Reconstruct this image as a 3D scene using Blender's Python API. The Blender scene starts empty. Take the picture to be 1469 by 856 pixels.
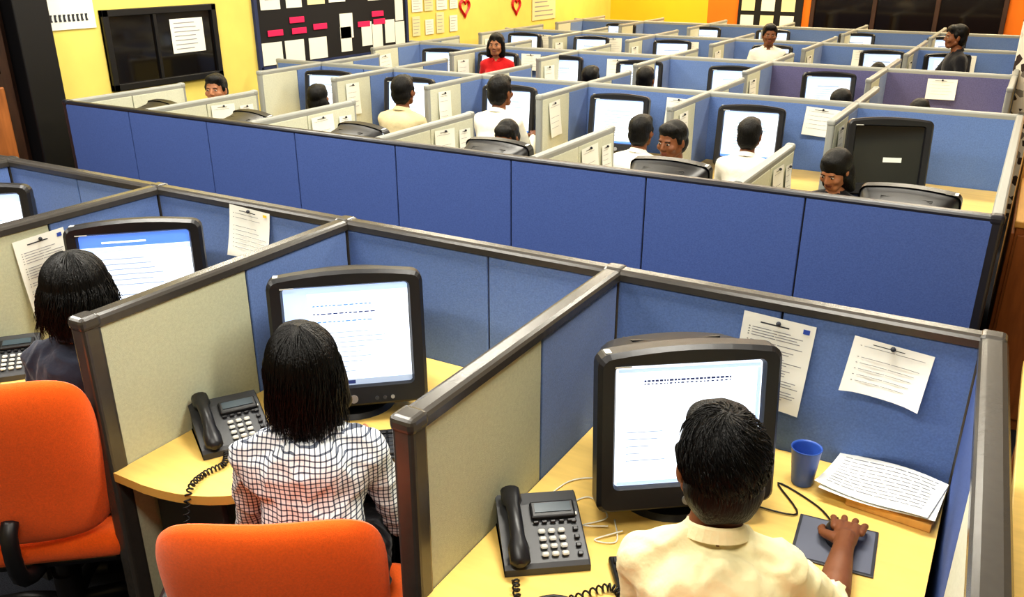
import bpy, bmesh, math, random
import numpy as np
from mathutils import Vector, Matrix, noise
random.seed(11)
V3=Vector
def lin(c):
    c=c/255.
    return c/12.92 if c<=.04045 else ((c+.055)/1.055)**2.4
def C(r,g,b): return (lin(r),lin(g),lin(b),1.)
# ------------------------------------------------------------------ materials
def mat(name,rgb,rough=.6,var=0.,vs=25.,bump=0.,bs=300.,metal=0.,emit=0.,spec=.5,coat=0.,stretch=None,sheen=0.,detail=3.):
    m=bpy.data.materials.new(name);m.use_nodes=True
    nt=m.node_tree;b=nt.nodes['Principled BSDF']
    col=C(*rgb);b.inputs['Base Color'].default_value=col
    b.inputs['Roughness'].default_value=rough;b.inputs['Metallic'].default_value=metal
    b.inputs['Specular IOR Level'].default_value=spec
    b.inputs['Coat Weight'].default_value=coat
    b.inputs['Sheen Weight'].default_value=sheen
    if emit>0:
        b.inputs['Emission Color'].default_value=col;b.inputs['Emission Strength'].default_value=emit
    tc=None
    def coords():
        t=nt.nodes.new('ShaderNodeTexCoord')
        if stretch:
            mp=nt.nodes.new('ShaderNodeMapping');mp.inputs['Scale'].default_value=stretch
            nt.links.new(t.outputs['Object'],mp.inputs['Vector']);return mp.outputs[0]
        return t.outputs['Object']
    if var>0 or bump>0: tc=coords()
    if var>0:
        n=nt.nodes.new('ShaderNodeTexNoise');n.inputs['Scale'].default_value=vs;n.inputs['Detail'].default_value=detail
        nt.links.new(tc,n.inputs['Vector'])
        r=nt.nodes.new('ShaderNodeValToRGB')
        r.color_ramp.elements[0].position=.3;r.color_ramp.elements[1].position=.7
        r.color_ramp.elements[0].color=tuple(max(0,c*(1-var)) for c in col[:3])+(1,)
        r.color_ramp.elements[1].color=tuple(min(1,c*(1+var)) for c in col[:3])+(1,)
        nt.links.new(n.outputs['Fac'],r.inputs[0]);nt.links.new(r.outputs[0],b.inputs['Base Color'])
    if bump>0:
        n=nt.nodes.new('ShaderNodeTexNoise');n.inputs['Scale'].default_value=bs;n.inputs['Detail'].default_value=3
        nt.links.new(tc,n.inputs['Vector'])
        bp=nt.nodes.new('ShaderNodeBump');bp.inputs['Strength'].default_value=bump;bp.inputs['Distance'].default_value=.01
        nt.links.new(n.outputs['Fac'],bp.inputs['Height']);nt.links.new(bp.outputs[0],b.inputs['Normal'])
    return m
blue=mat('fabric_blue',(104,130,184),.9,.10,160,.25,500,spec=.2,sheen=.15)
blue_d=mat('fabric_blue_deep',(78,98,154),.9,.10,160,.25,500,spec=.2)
violet=mat('fabric_violet',(100,98,136),.9,.12,120,.2,500,spec=.2)
beige=mat('fabric_beige',(190,193,168),.9,.06,120,.2,500,spec=.2)
beige_l=mat('fabric_pale',(206,208,190),.85,.06,120,.2,500,spec=.2)
capm=mat('rail_plastic',(66,63,60),.25,.05,40,.03,400,spec=.65)
capd=mat('rail_dark',(36,36,44),.35)
capl=mat('rail_pale',(150,152,148),.4)
core=mat('panel_core',(26,28,36),.9)
kick=mat('kick_rail',(60,60,62),.5)
desk_m=mat('maple_laminate',(245,208,122),.34,.06,3.,.0,stretch=(2,14,2),coat=.2)
desk_e=mat('desk_edge',(214,170,92),.45)
wood_o=mat('orange_wood',(214,164,92),.45,.12,2.5,stretch=(12,2,2))
wood_b=mat('brown_wood',(158,96,48),.5,.2,2.5,stretch=(14,14,2))
wood_dk=mat('dark_brown_wood',(58,36,26),.45,.25,3,stretch=(10,10,2))
carpet=mat('carpet',(58,60,68),.95,.5,260,.5,500,spec=.1)
ceil_m=mat('ceiling_tile',(215,212,200),.9,.05,200)
yellow_w=mat('wall_yellow',(236,214,116),.8,.04,4,.05,120)
orange_w=mat('wall_orange',(226,120,24),.75,.06,3)
orange_lit_w=mat('wall_orange_lit',(248,190,44),.75,.08,1.2)  # orange back wall where yellow light falls, the light put into the colour
plain_w=mat('wall_cream',(200,180,130),.8)
black=mat('black_plastic',(20,20,23),.42,bump=.05,bs=900)
char=mat('charcoal_plastic',(29,29,33),.36,bump=.05,bs=900)
char2=mat('slate_plastic',(62,63,67),.42,bump=.05,bs=900)
greyk=mat('key_grey',(200,200,194),.5)
dkey=mat('key_dark',(34,34,38),.5)
lcd=mat('phone_lcd',(60,74,84),.2,spec=.7)
silver=mat('silver_badge',(190,190,190),.3,metal=.7)
dark_glass=mat('dark_glass',(22,17,15),.08,spec=.6)
board_m=mat('board_black',(22,20,24),.8)
frame_b=mat('frame_blue',(40,52,92),.6)
paper_m=mat('paper_white',(236,236,228),.8)
paper_y=mat('paper_cream',(226,218,176),.8)
ink=mat('ink_grey',(150,150,156),.8)
inkd=mat('ink_dark',(50,52,60),.8)
pink=mat('pink_tag',(232,30,96),.6)
red_m=mat('heart_red',(206,26,28),.5)
yel_m=mat('note_yellow',(240,205,60),.6)
bluei=mat('ink_blue',(50,80,170),.7)
orange_f=mat('chair_orange_fabric',(246,104,24),.85,.08,200,.3,600,sheen=.3,spec=.25)
cupm=mat('cup_blue',(62,98,182),.35,spec=.6)
scr_w=mat('screen_white',(228,238,252),.3,emit=1.1)
scr_b=mat('screen_blue',(86,128,214),.3,emit=.9)
scr_lb=mat('screen_pale_blue',(176,200,238),.3,emit=.9)
scr_d=mat('screen_text',(50,66,130),.5,emit=.1)
scr_g=mat('screen_grey',(160,176,202),.5,emit=.5)
scr_off=mat('screen_off',(16,17,20),.12,spec=.7)
scr_f=mat('screen_white_dimmer',(216,226,238),.3,emit=.9)
hair_m=mat('hair_black',(10,8,8),.42,0,40,.5,260,stretch=(1,1,.12),spec=.3)
skin_m=mat('skin_brown',(122,76,48),.5,.06,30,.05,200,spec=.4)
skin_l=mat('skin_tan',(162,110,78),.5,.06,30,spec=.4)
eye_w=mat('eye_white',(180,170,158),.3);eye_d=mat('eye_iris',(25,16,12),.2);lip_m=mat('lips',(116,62,52),.5)
def cloth(name,rgb): return mat(name,rgb,.85,.04,14,.5,26,spec=.2,sheen=.2)
sh_cream=cloth('shirt_cream',(236,226,182));sh_white=cloth('shirt_white',(235,230,214));sh_dark=cloth('shirt_slate',(44,50,66))
sh_red=cloth('top_red',(196,30,34));sh_blk=cloth('shirt_black',(30,30,36));sh_blue=cloth('shirt_pale_blue',(150,176,214))
sh_tan=cloth('shirt_sand',(206,190,150))
pants=cloth('trousers_dark',(32,32,40));shoe=mat('shoe_black',(18,17,17),.35)
def checkmat():
    m=mat('shirt_check',(232,234,236),.85,0,14,.5,24,spec=.2)
    nt=m.node_tree;b=nt.nodes['Principled BSDF'];L=nt.links
    tc=nt.nodes.new('ShaderNodeTexCoord');sp=nt.nodes.new('ShaderNodeSeparateXYZ')
    ns=nt.nodes.new('ShaderNodeTexNoise');ns.inputs['Scale'].default_value=6
    mx=nt.nodes.new('ShaderNodeVectorMath');mx.operation='MULTIPLY_ADD'
    L.new(tc.outputs['Object'],ns.inputs['Vector']);L.new(ns.outputs['Color'],mx.inputs[0]);mx.inputs[1].default_value=(.03,.03,.03);L.new(tc.outputs['Object'],mx.inputs[2])
    L.new(mx.outputs[0],sp.inputs[0])
    def line(o,per,w):
        a=nt.nodes.new('ShaderNodeMath');a.operation='DIVIDE';a.inputs[1].default_value=per;L.new(o,a.inputs[0])
        f=nt.nodes.new('ShaderNodeMath');f.operation='FRACT';L.new(a.outputs[0],f.inputs[0])
        g=nt.nodes.new('ShaderNodeMath');g.operation='LESS_THAN';g.inputs[1].default_value=w;L.new(f.outputs[0],g.inputs[0]);return g.outputs[0]
    x=line(sp.outputs[0],.0118,.26);z=line(sp.outputs[2],.0118,.26)
    ad=nt.nodes.new('ShaderNodeMath');ad.operation='ADD';L.new(x,ad.inputs[0]);L.new(z,ad.inputs[1])
    r=nt.nodes.new('ShaderNodeValToRGB');r.color_ramp.interpolation='CONSTANT'
    e=r.color_ramp.elements;e[0].color=C(226,229,234);e[1].position=.25;e[1].color=C(100,106,122)
    q=r.color_ramp.elements.new(.75);q.color=C(40,44,56)
    dv=nt.nodes.new('ShaderNodeMath');dv.operation='MULTIPLY';dv.inputs[1].default_value=.5;L.new(ad.outputs[0],dv.inputs[0])
    L.new(dv.outputs[0],r.inputs[0]);L.new(r.outputs[0],b.inputs['Base Color']);return m
sh_check=checkmat()
def glitter():
    m=mat('collage_paper',(230,225,215),.7)
    nt=m.node_tree;b=nt.nodes['Principled BSDF'];tc=nt.nodes.new('ShaderNodeTexCoord')
    v=nt.nodes.new('ShaderNodeTexVoronoi');v.inputs['Scale'].default_value=22
    r=nt.nodes.new('ShaderNodeValToRGB');r.color_ramp.elements[0].position=.35;r.color_ramp.elements[0].color=C(60,45,40);r.color_ramp.elements[1].position=.45;r.color_ramp.elements[1].color=C(235,228,215)
    nt.links.new(tc.outputs['Object'],v.inputs['Vector']);nt.links.new(v.outputs['Color'],r.inputs[0]);nt.links.new(r.outputs[0],b.inputs['Base Color']);return m
collage=glitter()
# ------------------------------------------------------------------ mesh builder
class MB:
    def __init__(s): s.V=[];s.F=[];s.M=[];s.S=[];s.mats=[]
    def mid(s,m):
        if m not in s.mats:s.mats.append(m)
        return s.mats.index(m)
    def raw(s,vs,fs,m,M=None,smooth=False):
        o=len(s.V)
        if M is not None: vs=[M@V3(v) for v in vs]
        s.V+=[tuple(v) for v in vs]
        ml=[s.mid(a) for a in m] if isinstance(m,list) else [s.mid(m)]*len(fs)
        for f in fs:s.F.append(tuple(i+o for i in f))
        s.M+=ml;s.S+=[smooth]*len(fs)
    def box(s,c,sz,m,bev=0,M=None,seg=2,smooth=False):
        b=bmesh.new();bmesh.ops.create_cube(b,size=1.)
        for v in b.verts:v.co=V3((v.co.x*sz[0],v.co.y*sz[1],v.co.z*sz[2]))
        if bev>0: bmesh.ops.bevel(b,geom=b.edges[:],offset=min(bev,min(sz)*.49),segments=seg,profile=.5,affect='EDGES')
        T=Matrix.Translation(c)
        if M is not None:T=M@T
        b.verts.index_update()
        s.raw([v.co.copy() for v in b.verts],[[v.index for v in f.verts] for f in b.faces],m,T,smooth);b.free()
    def cyl(s,p,q,r1,m,r2=None,n=14,smooth=True,caps=True,M=None):
        p=V3(p);q=V3(q);r2=r1 if r2 is None else r2
        d=(q-p).normalized();a=d.orthogonal().normalized();b=d.cross(a)
        vs=[];
        for (c,r) in ((p,r1),(q,r2)):
            for i in range(n):
                t=2*math.pi*i/n;vs.append(c+a*math.cos(t)*r+b*math.sin(t)*r)
        s.raw(vs,[(i,(i+1)%n,n+(i+1)%n,n+i) for i in range(n)],m,M,smooth)
        if caps:s.raw(vs,[tuple(range(n))[::-1],tuple(range(n,2*n))],m,M,False)
    def ell(s,c,r,m,M=None,nu=16,nv=10,R=None):
        vs=[(0,0,1)]
        for j in range(1,nv):
            t=math.pi*j/nv
            for i in range(nu):
                u=2*math.pi*i/nu;vs.append((math.sin(t)*math.cos(u),math.sin(t)*math.sin(u),math.cos(t)))
        vs.append((0,0,-1));fs=[]
        for i in range(nu):fs.append((0,1+i,1+(i+1)%nu))
        for j in range(nv-2):
            for i in range(nu):
                a=1+j*nu+i;b=1+j*nu+(i+1)%nu;fs.append((a,a+nu,b+nu,b))
        e=1+(nv-2)*nu;l=len(vs)-1
        for i in range(nu):fs.append((l,e+(i+1)%nu,e+i))
        T=Matrix.Translation(c)@((R if R is not None else Matrix.Identity(4)))@Matrix.Diagonal((r[0],r[1],r[2],1))
        if M is not None:T=M@T
        s.raw(vs,fs,m,T,True)
    def caps(s,p,q,r1,r2,m,n=14):
        p=V3(p);q=V3(q);d=(q-p);L=d.length
        d=d.normalized() if L>1e-6 else V3((0,0,1));a=d.orthogonal().normalized();b=d.cross(a)
        prof=[]
        for k in range(1,5):
            t=math.pi/2*(k/5.-1);prof.append((p+d*math.sin(t)*r1,math.cos(t)*r1))
        prof.append((p,r1));prof.append((q,r2))
        for k in range(1,5):
            t=math.pi/2*k/5.;prof.append((q+d*math.sin(t)*r2,math.cos(t)*r2))
        vs=[p-d*r1]
        for c,r in prof:
            for i in range(n):
                t=2*math.pi*i/n;vs.append(c+a*math.cos(t)*r+b*math.sin(t)*r)
        vs.append(q+d*r2);fs=[(0,1+(i+1)%n,1+i) for i in range(n)]
        K=len(prof)
        for j in range(K-1):
            for i in range(n):
                x=1+j*n+i;y=1+j*n+(i+1)%n;fs.append((x,y,y+n,x+n))
        l=len(vs)-1;e=1+(K-1)*n
        for i in range(n):fs.append((l,e+i,e+(i+1)%n))
        s.raw(vs,fs,m,None,True)
    def tube(s,pts,r,m,n=6,M=None,taper=None):
        pts=[V3(p) for p in pts];K=len(pts);vs=[]
        a=None
        for j,p in enumerate(pts):
            d=(pts[min(j+1,K-1)]-pts[max(j-1,0)]).normalized()
            if a is None:a=d.orthogonal().normalized()
            a=(a-d*a.dot(d));a=a.normalized() if a.length>1e-6 else d.orthogonal().normalized()
            b=d.cross(a);rr=r*(taper[j] if taper else 1)
            for i in range(n):
                t=2*math.pi*i/n;vs.append(p+a*math.cos(t)*rr+b*math.sin(t)*rr)
        fs=[]
        for j in range(K-1):
            for i in range(n):
                x=j*n+i;y=j*n+(i+1)%n;fs.append((x,y,y+n,x+n))
        fs.append(tuple(range(n))[::-1]);fs.append(tuple(range((K-1)*n,K*n)))
        s.raw(vs,fs,m,M,True)
    def loft(s,secs,m,M=None,smooth=True,capm=None,caps=(True,True)):
        n=len(secs[0]);vs=[v for q in secs for v in q];fs=[]
        for j in range(len(secs)-1):
            for i in range(n):
                x=j*n+i;y=j*n+(i+1)%n;fs.append((x,y,y+n,x+n))
        s.raw(vs,fs,m,M,smooth)
        if caps[0]:s.raw(secs[0],[tuple(range(n))[::-1]],capm or m,M,False)
        if caps[1]:s.raw(secs[-1],[tuple(range(n))],capm or m,M,False)
    def prism(s,poly,z0,z1,m,me=None,M=None):
        n=len(poly)
        s.raw([(x,y,z0) for x,y in poly]+[(x,y,z1) for x,y in poly],[(i,(i+1)%n,n+(i+1)%n,n+i) for i in range(n)],me or m,M)
        s.raw([(x,y,z1) for x,y in poly],[tuple(range(n))],m,M);s.raw([(x,y,z0) for x,y in poly],[tuple(range(n))[::-1]],me or m,M)
    def quad(s,pts,m,M=None): s.raw(pts,[tuple(range(len(pts)))],m,M)
    def obj(s,name,loc=(0,0,0),rz=0,parent=None,fix=True):
        me=bpy.data.meshes.new(name);me.from_pydata(s.V,[],s.F)
        for m in s.mats:me.materials.append(m)
        me.polygons.foreach_set('material_index',s.M);me.polygons.foreach_set('use_smooth',s.S);me.update()
        if fix:
            b=bmesh.new();b.from_mesh(me);bmesh.ops.recalc_face_normals(b,faces=b.faces[:]);b.to_mesh(me);b.free()
        o=bpy.data.objects.new(name,me);bpy.context.collection.objects.link(o)
        o.location=loc;o.rotation_euler=(0,0,rz)
        if parent:o.parent=parent
        return o
def inst(o,loc,rz,name=None,sc=1.):
    n=bpy.data.objects.new(name or o.name.split('.')[0],o.data);bpy.context.collection.objects.link(n);n.location=loc;n.rotation_euler=(0,0,rz);n.scale=(sc,sc,sc);return n
D2=math.radians
# ------------------------------------------------------------------ layout constants
X=[.05,-.98,-2.035,-3.03,-4.05,-5.05];Ys=2.33;Ye=1.27;Yf=3.55;HD=.738;HP=1.2
LW=-6.2;BW=14.0
# ------------------------------------------------------------------ room shell
def shell(name,c,sz,m):
    b=MB();b.box((0,0,0),sz,m);return b.obj(name,c)
shell('floor',(-2,6,-.05),(10,17,.1),carpet)
shell('ceiling',(-2,6,3.05),(10,17,.1),ceil_m)
shell('wall_left',(LW-.1,9.05,1.5),(.2,10.1,3.0),yellow_w)
shell('wall_left_entry',(LW-.1,.9,1.5),(.2,6.2,3.0),wood_dk)
shell('wall_right',(2.6,6,1.5),(.2,16.8,3.0),plain_w)
shell('wall_front',(-2,-2.1,1.5),(9,.2,3.0),plain_w)
b=MB()
b.box((-5.38,0,0),(1.66,.2,3),orange_lit_w);b.box((-4.3,0,0),(.5,.2,3),orange_w);b.box((-.78,0,0),(6.55,.2,3),orange_w)
b.obj('wall_back',(0,BW+.1,1.5))
b=MB();b.box((0,0,1.5),(.26,.26,3),black,.01);b.obj('trim_column',(LW+.02,3.86,0))
for k,yy in enumerate((3.2,2.2)):
    b=MB()
    b.box((0,0,1.05),(.05,.95,2.1),wood_dk,.005);b.box((.03,0,.85),(.02,.8,.75),wood_b,.01);b.box((.03,0,1.62),(.02,.8,.62),dark_glass,.01)
    b.box((.06,-.36,1.0),(.05,.03,.12),silver,.005);b.obj('door_%d'%(k+1),(LW+.03,yy,0))
b=MB();b.box((0,0,.05),(.02,9.9,.1),kick);b.obj('baseboard_left',(LW+.01,9.05,0))
def wall_frame(name,y0,y1,z0,z1,glass,fr,t=.04):
    b=MB();w=y1-y0;h=z1-z0
    b.box((.012,0,0),(.02,w,h),glass)
    for sy in(-1,1):b.box((.025,sy*(w/2-t/2),0),(.045,t,h),fr,.004)
    for sz in(-1,1):b.box((.025,0,sz*(h/2-t/2)),(.045,w,t),fr,.004)
    return b,(LW,(y0+y1)/2,(z0+z1)/2)
b,l=wall_frame('w',4.48,5.59,1.08,1.68,dark_glass,black,.05)
b.box((.03,-.08,0),(.02,.03,.52),black);b.obj('window_1',l)
def wpaper(name,y0,y1,z0,z1,m=paper_m,n=6,d=.03,x=LW):
    b=MB();b.box((d,0,0),(.003,y1-y0,z1-z0),m)
    w=y1-y0;h=z1-z0
    for i in range(n):
        z=h/2-h*(i+1)/(n+1);ww=w*random.uniform(.5,.8)
        b.quad([(d+.003,-w*.4,z-h*.012),(d+.003,-w*.4+ww,z-h*.012),(d+.003,-w*.4+ww,z+h*.012),(d+.003,-w*.4,z+h*.012)],ink)
    return b.obj(name,(x,(y0+y1)/2,(z0+z1)/2))
wpaper('notice_sheet',5.1,5.44,1.31,1.58,paper_m,7,.03)
b=MB();b.box((.01,0,0),(.004,.4,.4),paper_m)
for i,(mm,yy) in enumerate([(bluei,-.12),(red_m,-.04),(yel_m,.04),(bluei,.12)]): b.box((.014,yy,.08),(.002,.05,.1),mm)
for i in range(9): b.box((.014,-.16+i*.036,-.12),(.002,.02,.05),inkd); b.box((.014,-.15+i*.036,-.12),(.003,.008,.025),paper_m)
b.obj('hand_lettered_poster',(LW,4.24,1.76))
b=MB();y0,y1,z0,z1=6.07,8.35,1.08,2.1;w=y1-y0;h=z1-z0
b.box((.01,0,0),(.02,w,h),board_m)
for sy in(-1,1):b.box((.015,sy*w/2,0),(.03,.04,h+.04),frame_b)
for sz in(-1,1):b.box((.015,0,sz*h/2),(.03,w,.04),frame_b)
def bp(yc,zc,ww,hh,m=paper_m): b.box((.024,yc,zc),(.004,ww,hh),m)
for i,yy in enumerate([-.98,-.68,-.35]): bp(yy,-.38,.26,.2)
for i,yy in enumerate([.08,.42,.6,.82,1.0]): bp(yy,-.33+(i%2)*.03,.17,.24)
bp(.1,-.2,.2,.24);bp(1.0,-.08,.14,.24)
for i,(yy,zz) in enumerate([(-.92,-.2),(-.6,-.2),(-.3,-.18),(-.62,-.1),(.38,-.2),(.64,-.19),(.62,-.11)]):
    b.box((.026,yy,zz),(.006,.2,.055),pink,.025,seg=3)
for i in range(7):
    bp(-.95+i*.31,.14+random.uniform(-.02,.04),random.uniform(.2,.28),random.uniform(.24,.3),random.choice([paper_m,paper_y,paper_m]))
for i in range(7): bp(-.95+i*.31,.4,.24,.16)
for i in range(5): bp(-.95+i*.47,.14,.13,.1,inkd)
b.obj('notice_board',(LW,(y0+y1)/2,(z0+z1)/2))
for i in range(12):
    yy=8.5+.24*(i%4)+random.uniform(-.03,.03);zz=1.2+.26*(i//4)
    wpaper('wall_notice',yy,yy+random.uniform(.14,.22),zz,zz+random.uniform(.16,.24),random.choice([paper_m,paper_y]),5,.01)
wpaper('wall_notice',11.3,12.0,1.2,1.8,paper_y,9,.01)
def heart(y,z,s):
    b=MB();o=[];i_=[]
    for k in range(28):
        t=2*math.pi*k/28;yy=16*math.sin(t)**3/16*s;zz=(13*math.cos(t)-5*math.cos(2*t)-2*math.cos(3*t)-math.cos(4*t))/16*s
        o.append((.01,yy,zz));i_.append((.01,yy*.6,zz*.6))
    n=28
    vs=o+i_+[(.03,v[1]*.8,v[2]*.8) for v in o]
    fs=[]
    for k in range(n):
        j=(k+1)%n;fs+= [(k,j,2*n+j,2*n+k),(2*n+k,2*n+j,n+j,n+k)]
    b.raw(vs,fs,red_m);b.obj('heart_decoration',(LW,y,z))
heart(9.57,1.46,.13);heart(10.85,1.42,.13)
b=MB();b.box((0,0,0),(.96,.03,1.5),board_m)
for i in range(6):
    b.box((-.33+.3*(i%3),-.02,-.45+.28*(i//3)),(.2,.01,.22),[paper_m,paper_y][i%2])
b.obj('notice_board',(-3.58,BW-.02,1.55))
b=MB()
b.box((0,.0,0),(2.5,.02,1.5),dark_glass)
for x in(-1.25,-.4,.42,1.25):b.box((x,-.02,0),(.06,.06,1.5),wood_dk,.005)
for z in(-.75,.75):b.box((0,-.02,z),(2.56,.06,.07),wood_dk,.005)
b.obj('window_2',(-1.7,BW-.02,1.53))
b=MB();b.box((0,-.08,0),(2.6,.18,.04),wood_b,.005);b.obj('trim_1',(-1.7,BW-.02,.76))
def cabinet(name,x0,x1,y0,y1,h,mt,mf):
    b=MB();b.box(((x0+x1)/2,(y0+y1)/2,h/2-.015),(x1-x0,y1-y0,h-.03),mf,.004)
    b.box(((x0+x1)/2,(y0+y1)/2,h-.015),(x1-x0+.02,y1-y0+.02,.03),mt,.005)
    n=max(1,int((y1-y0)/.5));m=max(1,int((x1-x0)/.45))
    for i in range(m):
        xx=x0+(i+.5)*(x1-x0)/m;b.box((xx,y0-.008,h/2),((x1-x0)/m-.02,.016,h-.12),mf,.004);b.cyl((xx+.12,y0-.02,h*.7),(xx+.12,y0-.02,h*.6),.006,silver)
    for i in range(n):
        yy=y0+(i+.5)*(y1-y0)/n;b.box((x0-.008,yy,h/2),(.016,(y1-y0)/n-.02,h-.12),mf,.004)
    return b.obj(name)
cabinet('wooden_cabinet',.08,1.0,4.3,5.2,1.0,wood_o,wood_b)
cabinet('wooden_cabinet',.08,1.0,5.23,6.7,1.28,wood_o,wood_o)
b=MB();b.box((.68,2.3,.725),(1.0,2.1,.03),desk_m,.004)
for x in(.24,1.12):
    for y in(1.35,3.25):b.box((x,y,.355),(.05,.05,.71),wood_b,.004)
b.box((.68,2.3,.66),(.9,1.95,.08),wood_b,.004)
b.obj('side_table')
b=MB();b.box((0,0,1.5),(.22,.24,3.0),collage,.01);b.box((.3,.1,1.5),(.5,.1,3),wood_dk);b.box((.14,.03,1.5),(.08,.12,3),wood_o);b.obj('trim_2',(-.02,8.6,0))
# ------------------------------------------------------------------ partitions
def partition(name,p0,p1,panels,h=HP,capw=.06,th=.045,posts=(1,1),cm=None,caph=.032,thin=.003):
    cm=cm or capm
    p0=V3((p0[0],p0[1],0));p1=V3((p1[0],p1[1],0));L=(p1-p0).length;a=math.atan2(p1.y-p0.y,p1.x-p0.x)
    b=MB()
    b.box((L/2,0,(h-caph)/2+.02),(L-.01,th-.014,h-caph-.04),core)
    b.box((L/2,0,.045),(L-.01,th+.004,.09),kick,.003)
    tot=sum(p[0] for p in panels);x=0
    for fr,mA,mB in panels:
        w=L*fr/tot
        for s,mm in((1,mA),(-1,mB)):
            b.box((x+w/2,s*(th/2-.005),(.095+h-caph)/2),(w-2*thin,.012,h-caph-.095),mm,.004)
        x+=w
    prof=[(-capw/2,-caph),(-capw/2,-.012),(-capw*.42,-.004),(-capw*.25,0),(capw*.25,0),(capw*.42,-.004),(capw/2,-.012),(capw/2,-caph)]
    b.loft([[(0,y,h+z) for y,z in prof],[(L,y,h+z) for y,z in prof]],cm,smooth=False)
    for e,xx in zip(posts,(0,L)):
        if e:
            b.box((xx,0,h/2-.005),(capw*.95,capw*.95,h-.01),cm,.012,seg=3,smooth=False)
            b.box((xx,0,h-.016),(capw*1.08,capw*1.08,.04),cm,.014,seg=3)
    return b.obj(name,p0,a)
for i in range(5):
    xs=X[i+1];xe=X[i]
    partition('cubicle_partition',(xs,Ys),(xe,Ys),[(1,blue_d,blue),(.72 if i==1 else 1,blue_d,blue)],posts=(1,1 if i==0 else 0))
partition('cubicle_partition',(-6.0,Ys),(X[5],Ys),[(1,blue_d,blue)],posts=(1,0))
for i in range(0,6):
    if i==0: partition('cubicle_partition',(X[0]+.003,Ys-.03),(.135,.55),[(.5,blue,blue_d),(.5,beige_l,beige_l),(.5,beige_l,beige_l)],capw=.065,posts=(0,1))
    else: partition('cubicle_partition',(X[i],Ys-.03),(X[i],Ye),[(.47,blue,blue),(.53,beige,beige)],capw=.06,posts=(0,1))
FX=[0.0,-.97,-1.95,-2.87,-3.78,-4.65,-5.38]
partition('cubicle_partition',(-5.38,Yf),(0.0,Yf),[(.62,beige,blue_d)]+[(.68,beige_l,blue_d)]*7,capw=.05,cm=capd,caph=.02)
YE1=4.47;YB=5.28;S2=6.02
for x in FX: partition('cubicle_partition',(x,Yf+.03),(x,YE1 if x<0 else S2),[(.5,beige_l,beige_l),(.5,beige_l,beige_l)],capw=.045,cm=capl,posts=(0,1))
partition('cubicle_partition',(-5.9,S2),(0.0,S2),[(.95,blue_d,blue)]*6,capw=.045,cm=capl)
for x in [-.93,-1.9,-2.83,-3.75,-4.62,-5.4]:
    partition('cubicle_partition',(x,S2-.03),(x,YB),[(.3,blue,blue),(.4,beige_l,beige_l)],capw=.045,cm=capl,posts=(0,1))
    partition('cubicle_partition',(x,S2+.03),(x,6.8),[(.5,beige_l,beige_l),(.5,blue,blue)],capw=.045,cm=capl,posts=(0,1))
for S in (8.05,10.1,12.1):
    partition('cubicle_partition',(-5.9,S),(-.12,S),[(.95,blue_d,blue)]*4+[(.95,violet,violet if S<9 else blue)]*2,capw=.045,cm=capl)
    for x in [-.1-.95*i for i in range(7)]:
        partition('cubicle_partition',(x,S-.03),(x,S-.8),[(.4,blue,blue),(.4,beige_l,beige_l)],capw=.045,cm=capl,posts=(0,1))
        partition('cubicle_partition',(x,S+.03),(x,S+.75),[(.4,blue,blue),(.4,beige_l,beige_l)],capw=.045,cm=capl,posts=(0,1))
# ------------------------------------------------------------------ desks
def bez(p0,p1,p2,n=8):
    return [tuple((1-t)**2*V3(p0+(0,))+2*t*(1-t)*V3(p1+(0,))+t*t*V3(p2+(0,)))[:2] for t in [i/n for i in range(n+1)]]
def corner_desk(xl,xr):
    b=MB();l=xl+.026;r=xr-.026;y=Ys-.026
    poly=[(l,y),(l,1.245)]+bez((l+.12,1.245),(l+.36,1.26),(l+.44,1.42))+bez((l+.46,1.47),(l+.52,1.62),(l+.72,1.63))+[(r,1.63),(r,y)]
    b.prism(poly,HD-.028,HD,desk_m,desk_e)
    b.box((l+.16,1.36,.355),(.28,.02,.71),kick,.003)
    b.box(((l+r)/2,y-.03,.55),(r-l-.04,.018,.32),kick,.003)
    b.box((r-.03,1.95,.355),(.02,.5,.71),kick,.003)
    return b.obj('corner_desk')
for i in range(4):corner_desk(X[i+1],X[i])
def straight_desk(x0,x1,y0,y1):
    b=MB();b.box(((x0+x1)/2,(y0+y1)/2,HD-.014),(x1-x0,y1-y0,.028),desk_m,.003)
    for x in(x0+.02,x1-.02):b.box((x,(y0+y1)/2,.355),(.02,(y1-y0)*.8,.71),kick,.003)
    b.obj('straight_desk')
for i in range(6):straight_desk(FX[i+1]+.03,FX[i]-.03,Yf+.03,Yf+.68)
r2x=[0.,-.93,-1.9,-2.83,-3.75,-4.62,-5.4]
for i in range(6):straight_desk(r2x[i+1]+.03,r2x[i]-.03,S2-.68,S2-.03)
for S in(8.05,10.1,12.1):
    for i in range(6):straight_desk(-.1-.95*(i+1)+.03,-.1-.95*i-.03,S-.66,S-.03)
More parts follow.
